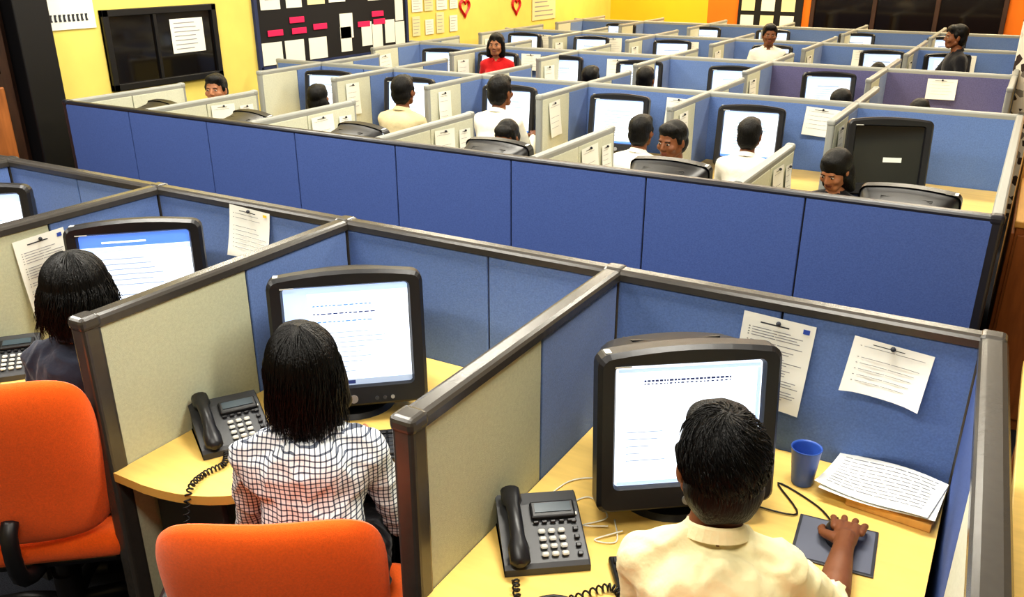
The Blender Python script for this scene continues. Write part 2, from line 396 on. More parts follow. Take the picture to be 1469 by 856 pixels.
# ------------------------------------------------------------------ monitor
def rrect(w,h,r,y,z0,n=4,arch=0.):
    pts=[]
    for cx,cz,a0 in((w/2-r,h/2-r,0),(-w/2+r,h/2-r,90),(-w/2+r,-h/2+r,180),(w/2-r,-h/2+r,270)):
        for i in range(n+1):
            a=D2(a0+90*i/n);x=cx+r*math.cos(a);z=cz+r*math.sin(a)
            if z>0:z+=arch*(1-(x/(w/2))**2)
            pts.append((x,y,z0+z))
    if arch>0:
        top=[];x0=w/2-r;x1=-w/2+r
        for i in range(1,8):
            x=x0+(x1-x0)*i/8.;top.append((x,y,z0+h/2+arch*(1-(x/(w/2))**2)))
        pts=pts[:n+1]+top+pts[n+1:]
    return pts
def monitor(name='crt_monitor',style=0,w=.455,h=.41,on=True,sw_m=None):
    b=MB();zc=.055+h/2;tilt=Matrix.Translation((0,.05,.06))@Matrix.Rotation(D2(-7),4,'X')@Matrix.Translation((0,-.05,-.06))
    A=.018
    sw,shh=w*.80,h*.76;so=.018
    b.loft([rrect(sw,shh,.012,.016,zc+so,arch=1e-6),rrect(sw+.012,shh+.012,.016,0,zc+so,arch=1e-6),rrect(w-.02,h-.02,.022,-.004,zc,arch=A),rrect(w,h,.028,.008,zc,arch=A),rrect(w,h,.028,.055,zc,arch=A)],char,tilt,smooth=False,caps=(False,False))
    b.loft([rrect(w-.012,h-.012,.028,.055,zc,arch=A),rrect(w-.03,h-.03,.04,.09,zc,arch=A),rrect(w*.84,h*.86,.05,.2,zc+.0,arch=.02),rrect(w*.66,h*.66,.05,.32,zc-.01,arch=.015),rrect(w*.56,h*.54,.04,.38,zc-.015,arch=.01)],char,tilt,smooth=True,caps=(False,True))
    for i in range(9): b.box((0,.13+i*.012,zc+h*.47+.010-.003-i*.0026),(w*.5,.004,.004),black,M=tilt)
    scr=(sw_m or scr_w) if on else scr_off
    sx,sz=sw/2,shh/2
    b.quad([(-sx,.014,zc+so-sz),(sx,.014,zc+so-sz),(sx,.014,zc+so+sz),(-sx,.014,zc+so+sz)],scr,tilt)
    def q(x0,x1,z0,z1,m,d=.0125):
        b.quad([(sx*x0,d,zc+so+sz*z0),(sx*x1,d,zc+so+sz*z0),(sx*x1,d,zc+so+sz*z1),(sx*x0,d,zc+so+sz*z1)],m,tilt)
    R=random.Random(style+3)
    if on:
        if style==0:
            q(-.97,.97,.9,.96,scr_lb);q(-.97,.97,-.99,-.93,scr_lb);q(.93,.98,-.9,.88,scr_lb)
            x=-.62
            while x<.55:
                ww=R.uniform(.02,.06);q(x,x+ww,.735,.765,scr_d,.0118);q(x,x+ww*.7,.69,.71,scr_d,.0118);x+=ww+.015
            for i in range(5): q(-.85,-.85+R.uniform(.2,.6),-.1-i*.12,-.085-i*.12,scr_g)
        elif style==1:
            q(-1,1,.88,1,scr_lb);q(-1,-.62,-.85,.88,scr_lb);q(-1,1,-1,-.88,scr_g);q(-.3,.05,-.97,-.9,scr_d,.0118)
            for r in range(3):
                x=-.55
                while x<.4:
                    ww=R.uniform(.03,.08);q(x,x+ww,.62-r*.16,.645-r*.16,scr_d if r==1 else scr_b,.0118);x+=ww+.025
            for i in range(9): q(-.5,-.5+R.uniform(.3,1.2),.08-i*.1,.1-i*.1,scr_g)
        elif style==2:
            q(-1,1,.72,1,scr_b);q(-1,1,.6,.7,scr_lb);q(-.6,.2,.8,.84,scr_w,.0118);q(-1,1,-1,-.9,scr_b)
            for i in range(10): q(-.8,-.8+R.uniform(.3,1.3),.42-i*.12,.45-i*.12,scr_g)
        else:
            q(-1,1,.8,1,scr_lb);q(-1,-.7,-.9,.8,scr_lb,.0122);q(-1,1,-1,-.9,scr_b);q(-.5,.5,.45,.55,scr_g,.0118)
            for i in range(9): q(-.6,-.6+R.uniform(.3,1.4),.3-i*.12,.35-i*.12,scr_g)
    else: q(-.1,.45,-.25,-.08,paper_m)
    b.cyl((0,-.003,zc-h*.435),(0,-.008,zc-h*.435),.013,silver,M=tilt)
    for i in range(3): b.cyl((.07+i*.024,-.003,zc-h*.44),(.07+i*.024,-.008,zc-h*.44),.006,silver if i==2 else char2,n=10,M=tilt)
    b.box((-w*.4,.03,zc+h*.5+.004),(.05,.03,.002),paper_m,M=tilt)
    b.box((-w*.37,-.005,zc+h*.435),(.04,.001,.004),greyk,M=tilt)
    b.cyl((0,.16,.012),(0,.16,.075),.09,black,r2=.12,n=24);b.cyl((0,.16,0),(0,.16,.016),.135,char,r2=.125,n=28)
    return b.obj(name)
def place(o,x,y,z,deg): o.location=(x,y,z);o.rotation_euler=(0,0,D2(deg));return o
place(monitor(style=0),-.535,1.80,HD,37)
place(monitor(style=1),-1.595,1.80,HD,41)
place(monitor(style=2),-2.58,1.84,HD,44)
place(monitor(style=3),-3.58,1.84,HD,44)
mfar=place(monitor(style=3,w=.42,h=.38,sw_m=scr_f),-1.48,5.58,HD,8)
for x,y,a in[(-2.40,5.60,8),(-3.28,5.60,8),(-4.18,5.60,12),(-5.0,5.60,14)]: inst(mfar,(x,y,HD),D2(a))
moff=place(monitor(style=9,on=False,h=.42),-.60,5.28,HD,20)
for S,xs in((8.05,[-4.55,-3.85,-3.05,-2.2,-1.4,-5.2]),(10.1,[-5.4,-4.5,-3.5,-2.4,-1.3,-.7]),(12.1,[-5.0,-3.8,-2.9,-1.9,-.9])):
    for i,x in enumerate(xs): inst(mfar,(x,S-.48,HD),D2(8+5*(i%3)))
for x,dx in zip(FX[1:],(.63,.54,.5,.5,.5,.42)): inst(mfar,(x+dx,Yf+.50,HD),D2(180+random.uniform(-12,4)),sc=.96)
# ------------------------------------------------------------------ keyboard, mouse, phone, cup, papers
def keyboard(x,y,deg):
    b=MB();b.box((0,0,.01),(.44,.165,.018),black,.006)
    for r in range(6):
        for c in range(20):
            if r==0 and 4<=c<=9: continue
            b.box((-.203+c*.0213,-.06+r*.0225+(.006 if r==5 else 0),.022),(.018,.0185,.008),dkey,.002,seg=1)
    b.box((-.203+6.5*.0213,-.06,.022),(.018*7,.0185,.008),dkey,.002,seg=1)
    b.obj('keyboard',(x,y,HD+.001),D2(deg))
keyboard(-.42,1.64,35);keyboard(-1.535,1.64,40);keyboard(-2.52,1.66,42)
def spl(pts,n=20):
    P=[V3(p) for p in pts];o=[]
    for i in range(n+1):
        t=i/n*(len(P)-1);s=min(int(t),len(P)-2);u=t-s
        a=P[max(s-1,0)];b_=P[s];c=P[s+1];d=P[min(s+2,len(P)-1)]
        o.append(.5*((2*b_)+(-a+c)*u+(2*a-5*b_+4*c-d)*u*u+(-a+3*b_-3*c+d)*u**3))
    return o
def coil(b,pts,m,turns=30,R=.0075,r=.0026):
    N=turns*9;S=spl(pts,N);out=[]
    for i in range(N+1):
        d=(S[min(i+3,N)]-S[max(i-3,0)]).normalized()
        u=d.cross(V3((0,0,1)));u=u.normalized() if u.length>1e-3 else V3((1,0,0));w=d.cross(u)
        an=2*math.pi*turns*i/N;out.append(S[i]+u*math.cos(an)*R+w*math.sin(an)*R)
    b.tube(out,r,m,n=5)
def phone(x,y,deg,cord,turns=34):
    b=MB();W,Dp=.2,.225
    prof=[(-Dp/2,0),(-Dp/2,.018),(-Dp/2+.01,.026),(Dp/2-.05,.075),(Dp/2-.01,.082),(Dp/2,.07),(Dp/2,0)]
    b.loft([[(-W/2+.004,yy,zz*.94) for yy,zz in prof],[(-W/2,yy,zz) for yy,zz in prof],[(W/2,yy,zz) for yy,zz in prof],[(W/2+.004,yy,zz*.9) for yy,zz in prof]],char2,smooth=False)
    sl=math.atan2(.049,Dp-.06)
    T=Matrix.Translation((0,-Dp/2+.01,.027))@Matrix.Rotation(sl,4,'X')
    b.box((.035,.145,.006),(.11,.05,.014),char,.005,M=T);b.box((.035,.148,.014),(.09,.028,.002),lcd,M=T)
    for r in range(4):
        for c in range(3): b.box((.0+c*.024,.018+r*.022,.005),(.017,.013,.008),greyk,.003,seg=1,M=T)
    for r in range(5): b.box((.083,.015+r*.024,.004),(.013,.012,.006),char,.002,seg=1,M=T)
    for c in range(5): b.box((-.01+c*.021,.112,.004),(.014,.008,.006),char,.002,seg=1,M=T)
    b.box((.084,.132,.004),(.02,.008,.003),paper_m,M=T)
    b.loft([[(-.064+.021*math.cos(t)*s,yy,zz+.016*math.sin(t)*s) for t in [2*math.pi*i/12 for i in range(12)]] for yy,zz,s in
        [(-.018,.018,.5),(-.01,.02,1.15),(.03,.022,1.2),(.05,.036,.85),(.1,.044,.8),(.145,.036,.85),(.165,.024,1.2),(.205,.02,1.15),(.213,.018,.5)]],char,T)
    b.obj('desk_phone',(x,y,HD+.001),D2(deg))
    c=MB();coil(c,cord,black,turns);c.obj('coiled_cord')
phone(-.82,1.56,37,[(-.795,1.395,HD+.02),(-.74,1.335,HD+.012),(-.66,1.41,HD+.012),(-.60,1.49,HD+.012),(-.555,1.44,HD+.012),(-.61,1.36,HD+.02),(-.70,1.33,HD+.022),(-.66,1.26,HD+.01)],44)
phone(-1.88,1.56,58,[(-1.79,1.46,HD+.02),(-1.76,1.42,HD+.012),(-1.77,1.36,HD+.01),(-1.745,1.285,HD+.009),(-1.735,1.25,HD-.08),(-1.73,1.24,HD-.2)],28)
phone(-2.90,1.50,50,[(-2.82,1.4,HD+.02),(-2.77,1.38,HD+.012),(-2.75,1.33,HD+.01),(-2.72,1.28,HD+.01)],16)
c=MB()
for pts in([(-.84,1.72,HD+.004),(-.80,1.80,HD+.004),(-.72,1.74,HD+.006),(-.76,1.68,HD+.004),(-.70,1.70,HD+.01)],[(-.70,1.74,HD+.004),(-.66,1.66,HD+.004),(-.71,1.64,HD+.004),(-.66,1.70,HD+.01)],[(-.90,1.66,HD+.004),(-.88,1.84,HD+.004),(-.78,1.92,HD+.004),(-.7,2.0,HD+.004)]):
    c.tube(spl(pts,24),.002,paper_m,n=5)
c.obj('loose_cable')
c=MB();c.tube(spl([(-.19,1.97,HD+.006),(-.26,2.06,HD+.004),(-.38,2.12,HD+.004),(-.30,2.0,HD+.005),(-.40,1.98,HD+.005)],24),.0026,black,n=6);c.obj('mouse_cable')
b=MB();b.tube([(.07*math.cos(t),.07*math.sin(t)*.9,.012+.01*math.sin(t)) for t in [math.pi*i/14 for i in range(15)]],.005,black,n=8)
b.cyl((.07,0,0),(.07,0,.03),.026,char,n=18);b.cyl((-.07,0,0),(-.07,0,.03),.026,char,n=18);b.tube(spl([(.07,-.01,.02),(.04,-.06,.012),(0,-.08,.01)],8),.003,black)
b.obj('headset',(-.66,1.33,HD+.002),D2(30))
b=MB();b.box((0,0,.002),(.19,.19,.004),char2,.0015);b.box((0,0,.0045),(.175,.175,.001),mat('mouse_pad_top',(104,108,122),.6));b.obj('mouse_pad',(-.19,1.92,HD+.001),D2(5))
b=MB();b.ell((0,0,.006),(.030,.054,.030),char,nu=20,nv=12);b.box((0,.03,.03),(.006,.02,.008),black,.002)
b.obj('computer_mouse',(-.192,1.945,HD+.007),D2(14))
b=MB();n=28;secs=[]
for r,z in[(.027,0),(.029,.004),(.040,.108),(.0415,.112),(.039,.112),(.037,.106),(.026,.008)]:
    secs.append([(r*math.cos(2*math.pi*i/n),r*math.sin(2*math.pi*i/n),z) for i in range(n)])
b.loft(secs,cupm,smooth=True)
b.obj('plastic_cup',(-.325,2.16,HD+.001))
b=MB();b.box((.03,-.01,.012),(.21,.15,.024),wood_o,.003)
def sheet(b,w,h,M,lines=14,amp=.012,seed=1):
    R=random.Random(seed);nx,ny=10,6
    def P(u,v,d=0): return (u*w/2,v*h/2,amp*math.sin(u*2.2+v)+amp*.6*v*v+d)
    vs=[P(-1+2*i/nx,-1+2*j/ny) for j in range(ny+1) for i in range(nx+1)]
    fs=[(j*(nx+1)+i,j*(nx+1)+i+1,(j+1)*(nx+1)+i+1,(j+1)*(nx+1)+i) for j in range(ny) for i in range(nx)]
    b.raw(vs,fs,paper_m,M,True)
    for k in range(lines):
        v=.8-1.6*k/lines
        u=-.85
        while u<.8:
            e=min(u+R.uniform(.1,.3),.85);mid=(u+e)/2
            b.quad([P(u,v,.0012),P(mid,v,.0012),P(e,v,.0012),P(e,v+.03,.0012),P(mid,v+.03,.0012),P(u,v+.03,.0012)],ink,M);u=e+.03
for i in range(2): sheet(b,.285,.205,Matrix.Translation((-.005-i*.008,.0+i*.004,.036+i*.005))@Matrix.Rotation(D2(2-5*i),4,'Z'),10 if i==1 else 1,.007+.002*i,i)
b.obj('document_tray',(-.118,2.185,HD+.001),D2(-6))
def pinned(x,y,z,w,h,rz,tilt=0,lines=16,header=True,logo=None,amp=.012,seed=0,pm=None):
    b=MB();R=random.Random(seed);T=Matrix.Rotation(D2(tilt),4,'Y');nx,ny=6,8
    def P(u,v,d=0): return (u*w/2,-.004-amp*((1-v)/2)**2-amp*.7*(abs(u)**3)*(1-v)/2-d,v*h/2)
    vs=[P(-1+2*i/nx,-1+2*j/ny) for j in range(ny+1) for i in range(nx+1)]
    fs=[(j*(nx+1)+i,j*(nx+1)+i+1,(j+1)*(nx+1)+i+1,(j+1)*(nx+1)+i) for j in range(ny) for i in range(nx)]
    b.raw(vs,fs,pm or paper_m,T,True)
    def Q(u0,u1,v0,v1,m):
        um=(u0+u1)/2;b.quad([P(u0,v0,.002),P(um,v0,.002),P(u1,v0,.002),P(u1,v1,.002),P(um,v1,.002),P(u0,v1,.002)],m,T)
    if header: Q(-.5,.3,.82,.85,inkd)
    for k in range(lines):
        v=.7-1.5*k/lines;e=R.uniform(.3,.85)
        if R.random()<.15:continue
        Q(-.8,-.76,v,v+.018,inkd);Q(-.7,(-.7+e)/2,v,v+.018,ink);Q((-.7+e)/2+.03,e,v,v+.018,ink)
    if logo: Q(.68,.86,.8,.9,logo)
    b.ell((0,-.012,h/2*.9),(.007,.007,.007),inkd,T,nu=10,nv=6)
    b.obj('pinned_paper',(x,y,z),D2(rz))
yy=Ys-.028
pinned(-.475,yy,1.01,.2,.275,0,3,26,True,bluei,.01,1)
pinned(-.175,yy,1.06,.2,.145,0,5,7,True,None,.03,2)
pinned(-2.49,yy,1.08,.21,.2,0,3,9,True,yel_m,.02,3)
pinned(X[3]+.026,1.77,1.0,.2,.28,90,-2,22,True,bluei,.012,4)
def farp(x,y,z,w=.2,h=.2,rz=0,s=5): pinned(x,y,z,w,h,rz,random.uniform(-4,4),5,True,None,.01,s)
farp(-1.12,S2-.03,1.06,.22,.18)
for i,(x,z) in enumerate([(-2.1,1.05),(-3.0,1.03),(-3.9,1.05),(-4.8,1.02)]):farp(x,S2-.03,z,.18,.18,0,i)
for i,x in enumerate([-.93,-1.9,-2.83,-3.75,-4.62]):
    farp(x+.026,5.45,1.02,.16,.24,90,i);farp(x-.026,5.5,1.04,.18,.22,-90,i+9)
for x in FX[1:6]: farp(x+.026,4.15,1.05,.2,.2,90,7);farp(x+.026,4.36,1.03,.12,.18,90,8)
for S in(8.05,10.1):
    for i in range(6):
        if random.random()<.8:farp(-.6-.95*i,S-.03,1.06,.22,.16,0,i)
        farp(-.1-.95*(i+1)+.026,S-.65,1.0,.2,.24,90,i)
# ------------------------------------------------------------------ office chair
def chair(x,y,deg,h=1.0,armz=.64):
    b=MB();W=.50;Hh=.50;nx,nz=20,20
    def sq(u,v):
        p=5.;r=(abs(u)**p+abs(v)**p)**(1/p);m=max(abs(u),abs(v))
        return (u*m/r if r>0 else 0, v*m/r if r>0 else 0)
    def side(sign):
        vs=[]
        for j in range(nz+1):
            for i in range(nx+1):
                u=-1+2*i/nx;v=-1+2*j/nz
                uu=math.copysign(math.sin(abs(u)*math.pi/2)**.8,u);vv=math.copysign(math.sin(abs(v)*math.pi/2)**.8,v)
                a,c=sq(uu,vv);e=max(abs(uu),abs(vv));th=.034*max(0,1-e**7)**.5
                wid=W/2*(1-.05*(1-c)/2);xx=a*wid;zz=h-Hh/2+c*Hh/2
                yc=.045*(a*a)-.03*math.sin(c*1.6)
                vs.append((xx,yc+sign*th,zz))
        return vs
    fs=[(j*(nx+1)+i,j*(nx+1)+i+1,(j+1)*(nx+1)+i+1,(j+1)*(nx+1)+i) for j in range(nz) for i in range(nx)]
    b.raw(side(-1),fs,orange_f,None,True);b.raw(side(1),fs,orange_f,None,True)
    b.box((0,.27,.45),(.5,.47,.09),orange_f,.04,seg=5,smooth=True);b.box((0,.27,.4),(.44,.42,.03),black,.012)
    b.tube(spl([(0,-.02,h-.40),(0,-.05,.56),(0,-.04,.44),(0,.06,.385),(0,.2,.38)],14),.022,black,n=8)
    for s in(-1,1):
        b.tube(spl([(s*.2,.25,.395),(s*.29,.22,.41),(s*.3,.2,.52),(s*.3,.19,armz-.02)],12),.016,black,n=8)
        b.box((s*.3,.23,armz),(.06,.24,.03),black,.013,seg=3)
    b.cyl((0,.24,.12),(0,.24,.4),.028,black);b.cyl((0,.24,.1),(0,.24,.24),.04,char)
    for k in range(5):
        a=D2(72*k+18);dx,dy=math.cos(a),math.sin(a)
        b.tube([(0,.24,.13),(dx*.15,.24+dy*.15,.12),(dx*.29,.24+dy*.29,.085)],.022,black,n=8,taper=[1.2,1,.75])
        b.cyl((dx*.29-dy*.022,.24+dy*.29+dx*.022,.03),(dx*.29+dy*.022,.24+dy*.29-dx*.022,.03),.03,char,n=14)
        b.cyl((dx*.29,.24+dy*.29,.04),(dx*.29,.24+dy*.29,.09),.01,black,n=8)
    return b.obj('office_chair',(x,y,0),D2(deg))
ch=chair(-1.20,1.05,33)
inst(ch,(-2.205,1.05,0),D2(40),sc=1.06);inst(ch,(-.22,.98,0),D2(14))
# ------------------------------------------------------------------ people
def sdf(parts,P):
    D=[]
    for p in parts:
        if p[0]=='c':
            a=np.array(p[1]);b=np.array(p[2]);ab=b-a;L=max(ab@ab,1e-9)
            t=np.clip((P-a)@ab/L,0,1);d=np.linalg.norm(P-a-t[:,None]*ab,axis=1)-(p[3]+(p[4]-p[3])*t)
        else:
            r=np.array(p[2]);q=(P-np.array(p[1]))
            k0=np.linalg.norm(q/r,axis=1);k1=np.linalg.norm(q/(r*r),axis=1)+1e-9;d=k0*(k0-1)/k1
        D.append(d)
    return np.argmin(np.array(D),axis=0)
def blob(parts,vox,sm=3,disp=0,dsc=12,ridge=False):
    m=MB()
    for p in parts:
        if p[0]=='c':m.caps(p[1],p[2],p[3],p[4],black)
        else:m.ell(p[1],p[2],black,nu=20,nv=14)
    o=m.obj('tmp_blob')
    r=o.modifiers.new('r','REMESH');r.mode='VOXEL';r.voxel_size=vox
    s=o.modifiers.new('s','SMOOTH');s.factor=.6;s.iterations=sm
    dg=bpy.context.evaluated_depsgraph_get();e=o.evaluated_get(dg);me=e.to_mesh()
    n=len(me.vertices);co=np.zeros(n*3);me.vertices.foreach_get('co',co);co=co.reshape(-1,3)
    no=np.zeros(n*3);me.vertices.foreach_get('normal',no);no=no.reshape(-1,3)
    F=[tuple(f.vertices) for f in me.polygons]
    ce=np.array([np.mean(co[list(f)],axis=0) for f in F]);tags=sdf(parts,ce)
    e.to_mesh_clear();d=o.data;bpy.data.objects.remove(o);bpy.data.meshes.remove(d)
    tg=[parts[i][-1] for i in tags]
    if disp:
        vt=sdf(parts,co)
        for i in range(n):
            v=co[i];w=1. if parts[vt[i]][-1] in('shirt','hair','pants') else 0.
            if w==0:continue
            if ridge:
                wx=noise.noise(V3((v[0]*5,v[1]*5,v[2]*4)))*.5
                a=noise.noise(V3((v[0]*17+wx*4,v[1]*17,v[2]*4.5+wx*2)))
                c=noise.noise(V3((v[0]*8+v[2]*11,v[1]*9,v[2]*10-v[0]*7)))
                nn=(.5-min(1,abs(a)*3.6))*.6+(.5-min(1,abs(c)*3.4))*.5
            else: nn=noise.noise(V3((v[0]*dsc,v[1]*dsc,v[2]*dsc*.5)))
            co[i]=v+no[i]*nn*disp
    return [tuple(v) for v in co],F,tg
def ik(S,W,l1,l2,pole):
    d=W-S;L=d.length
    if L>(l1+l2)*.995: W=S+d.normalized()*(l1+l2)*.995;d=W-S;L=d.length
    u=d.normalized();a=(l1*l1-l2*l2+L*L)/(2*L);h=math.sqrt(max(l1*l1-a*a,0))
    p=pole-u*pole.dot(u);p.normalize();return S+u*a+p*h,W
def hand_parts(W,f,side,up,curl=.5,spread=1.):
    P=[];K=W+f*.085
    P.append(('c',W-f*.015,W+f*.03,.024,.026,'skin'))
    for k in(-1,0,1): P.append(('c',W+f*.02+side*k*.012,K+side*k*.019,.015,.0125,'skin'))
    for k,(o,l) in enumerate([(.030,.068),(.010,.078),(-.011,.072),(-.031,.056)]):
        a=K+side*o*1.02+f*(-.006 if k in(0,3) else 0);d1=(f+side*o*6*spread-up*.15*curl).normalized();p1=a+d1*l*.45
        d2=(f+side*o*5*spread-up*1.0*curl).normalized();p2=p1+d2*l*.3;d3=(f-up*1.9*curl).normalized();p3=p2+d3*l*.25
        P+= [('c',a-f*.01,p1,.0095,.0085,'skin'),('c',p1,p2,.0085,.0078,'skin'),('c',p2,p3,.0078,.0065,'skin')]
    a=W+f*.022+side*.022;p1=a+(f*.6+side*.75-up*.25).normalized()*.04;p2=p1+(f*.95+side*.25-up*.3).normalized()*.03;p3=p2+(f*1.-up*.35-side*.1).normalized()*.022
    P+=[('c',a,p1,.014,.0115,'skin'),('c',p1,p2,.011,.0095,'skin'),('c',p2,p3,.0095,.0075,'skin')]
    return P
def person(name,loc,deg,skin,shirt,hairstyle='short',s=1.,lean=.14,turn=0,nod=0,near=False,stand=False,handR=None,handL=None,sleeve='long',fem=False,headz=0.,curlR=.5,roll=0,up=0.,sw=None,neck=.145,chx=1.):
    rz=D2(deg);M=Matrix.Translation((loc[0],loc[1],0))@Matrix.Rotation(rz,4,'Z');Mi=M.inverted()
    dz=.42 if stand else 0.
    def v(x,y,z): return V3((x*s,y*s,(z-.5)*s+.5+up if not stand else z*s))
    z0=dz
    sw=sw or (.138 if fem else .158)
    hipz=.53+z0;pel=v(0,0,hipz);waist=v(0,.03*lean/.14,hipz+.17);chest=v(0,lean*.7,hipz+.33);nb=v(0,lean,hipz+.475)
    P=[]
    g=.9 if fem else 1.
    P.append(('e',pel+V3((0,0,.02)),(.172*s,.125*s,.12*s),'pants'))
    P.append(('e',waist,(.14*s*g*chx,.112*s*g,.15*s),'shirt'))
    P.append(('e',(waist+chest)/2,(.146*s*g*chx,.115*s*g,.15*s),'shirt'))
    P.append(('e',chest+V3((0,-.005,0)),(.150*s*g*chx,.118*s*g,.155*s),'shirt'))
    P.append(('e',chest+V3((0,-.03*s,.05*s)),(.14*s*g*chx,.09*s*g,.1*s),'shirt'))
    if fem: P+= [('e',chest+V3((x*s,.09*s,-.02)),(.06*s,.05*s,.055*s),'shirt') for x in(-.065,.065)]
    SH={}
    for q in(-1,1):
        S=v(q*sw,lean*.95-.01,hipz+.412);SH[q]=S
        P.append(('c',nb+V3((q*.02*s,-.015,-.01)),S+V3((0,0,.0)),.05*s,.056*s,'shirt'))
        P.append(('c',chest+V3((q*.06*s,0,.03*s)),S,.09*s,.058*s,'shirt'))
    HN=[]
    for q,tg in((1,handR),(-1,handL)):
        S=SH[q]
        if tg is not None: W=Mi@V3(tg)
        elif stand: W=v(q*.2,lean+.06,.86)
        else: W=v(q*.12,lean+.33,.79)
        pole=V3((q*.35,-.3,-.9));l1,l2=.285*s,.25*s
        E,W=ik(S,W,l1,l2,pole)
        P.append(('c',S,E,.055*s*g,.043*s*g,'shirt'))
        if sleeve=='long':
            Cf=E+(W-E)*.9;P.append(('c',E,Cf,.043*s*g,.033*s,'shirt'));P.append(('c',E+(W-E)*.5,W,.027*s,.023*s,'skin'))
        else:
            Cf=E+(W-E)*.12;P.append(('c',E,Cf,.049*s,.046*s,'shirt'));P.append(('c',E,E+(W-E)*.35,.037*s,.039*s,'skin'));P.append(('c',E+(W-E)*.35,W,.038*s,.025*s,'skin'))
        f=(W-E).normalized();f=(f+V3((0,0,-f.z*.7))).normalized()
        if stand and tg is None: f=V3((0,.15,-1)).normalized()
        upv=V3((0,0,1));upv=(upv-f*upv.dot(f)).normalized() if not(stand and tg is None) else V3((q,0,0))
        sd=(f.cross(upv)*(-1 if q==1 else 1)).normalized()
        HN.append(hand_parts(W,f,sd,upv,curlR if q==1 else .5))
    for q in(-1,1):
        if stand:
            h=v(q*.09,0,.93);k=v(q*.1,.03,.5);a=v(q*.1,0,.09);t=v(q*.11,.15,.04)
        else:
            h=V3((q*.09*s,.02,.54+up));k=V3((q*.13,.42*s,.52+up*.6));a=V3((q*.13,.40*s,.1));t=V3((q*.14,.54*s,.04))
        P+=[('c',h,k,.088*s,.06*s,'pants'),('c',k,a+V3((0,0,.03)),.06*s,.045*s,'pants'),('c',a+V3((0,-.03,-.04)),t,.042,.034,'shoe'),('c',a,a+V3((0,0,-.03)),.042,.042,'shoe')]
    hc=nb+V3((0,.03*s,neck*s+headz))
    P.append(('c',nb+V3((0,-.01,-.03)),hc+V3((0,-.025*s,-.05*s)),.054*s,.050*s*g,'skin'))
    vox=.0075 if near else .017
    mm={'shirt':shirt,'skin':skin,'pants':pants,'shoe':shoe,'hair':hair_m,'lip':lip_m}
    b=MB();vv,ff,tg=blob(P,vox,5 if near else 2,.011 if near else 0,9,True)
    b.raw(vv,ff,[mm[t] for t in tg],None,True)
    for h in HN:
        vv,ff,tg=blob(h,.0032 if near else .0055,2);b.raw(vv,ff,[mm[t] for t in tg],None,True)
    secs=[]
    for i in range(25):
        t=D2(-250+i*320/24.);cs,sn=math.cos(t),math.sin(t);tz=-.020*sn
        prof=[(.050,.0),(.051,.024),(.0535,.028),(.058,.024),(.070,.000),(.066,-.002),(.056,.016)]
        secs.append([nb+V3((r*s*cs,-.008+r*.97*s*sn,(z+.004)*s+tz*s)) for r,z in prof])
    b.loft(secs,shirt,None,False)
    Hm=Matrix.Translation(hc)@Matrix.Rotation(D2(turn),4,'Z')@Matrix.Rotation(D2(-nod),4,'X')@Matrix.Rotation(D2(roll),4,'Y')@Matrix.Scale(s*(.97 if fem else 1.),4)
    H=[('e',(0,-.012,.035),(.076,.096,.086),'skin'),('e',(0,.028,-.014),(.066,.064,.082),'skin'),('c',(-.020,.05,-.078),(.020,.05,-.078),.028,.028,'skin'),('c',(-.052,.0,-.045),(-.03,.04,-.075),.022,.02,'skin'),('c',(.052,.0,-.045),(.03,.04,-.075),.022,.02,'skin'),
       ('c',(0,.088,.008),(0,.104,-.022),.008,.011,'skin'),('e',(.012,.096,-.028),(.008,.008,.0065),'skin'),('e',(-.012,.096,-.028),(.008,.008,.0065),'skin'),('c',(-.035,.078,.024),(.035,.078,.024),.010,.010,'skin'),
       ('e',(0,.068,-.056),(.032,.020,.030),'skin'),('c',(-.016,.083,-.053),(.016,.083,-.053),.0058,.0058,'lip'),('c',(-.013,.0825,-.0605),(.013,.0825,-.0605),.006,.006,'lip'),('e',(.04,.06,-.022),(.027,.025,.024),'skin'),('e',(-.04,.06,-.022),(.027,.025,.024),'skin'),
       ('e',(.077,-.008,-.006),(.009,.018,.028),'skin'),('e',(-.077,-.008,-.006),(.009,.018,.028),'skin'),('c',(0,-.025,-.05),(0,-.03,-.12),.05,.052,'skin')]
    vv,ff,tg=blob(H,.0045 if near else .0055,2);b.raw(vv,ff,[mm[t] for t in tg],Hm,True)
    for q in(-1,1):
        b.ell((q*.03,.0815,.006),(.013,.008,.0058),eye_w,Hm,nu=12,nv=8);b.ell((q*.03,.0875,.006),(.0065,.0035,.0056),eye_d,Hm,nu=10,nv=6)
        b.tube([(q*.014,.090,.020),(q*.03,.091,.025),(q*.046,.079,.021)],.0028,hair_m,n=5,M=Hm)
    if hairstyle=='short':
        G=[('e',(0,-.022,.046),(.085,.102,.09),'hair'),('e',(0,-.052,-.012),(.079,.062,.08),'hair'),('e',(0,.035,.085),(.068,.052,.042),'hair'),('c',(-.02,-.058,-.045),(.02,-.058,-.045),.043,.043,'hair'),('c',(-.074,.018,.03),(-.074,.01,.0),.014,.01,'hair'),('c',(.074,.018,.03),(.074,.01,.0),.014,.01,'hair')]
        drop=.0
    elif hairstyle=='long':
        G=[('e',(0,-.022,.046),(.087,.104,.09),'hair'),('e',(0,-.045,-.05),(.094,.07,.12),'hair'),('e',(0,.03,.085),(.066,.05,.04),'hair'),('c',(-.05,-.04,-.08),(-.044,-.055,-.16),.045,.030,'hair'),('c',(.05,-.04,-.08),(.055,-.055,-.16),.045,.034,'hair'),('c',(0,-.055,-.08),(0.01,-.07,-.2),.055,.032,'hair'),('c',(-.078,.0,.03),(-.085,.0,-.1),.022,.025,'hair'),('c',(.078,.0,.03),(.09,.0,-.1),.022,.03,'hair')]
        drop=.22
    elif hairstyle=='bob':
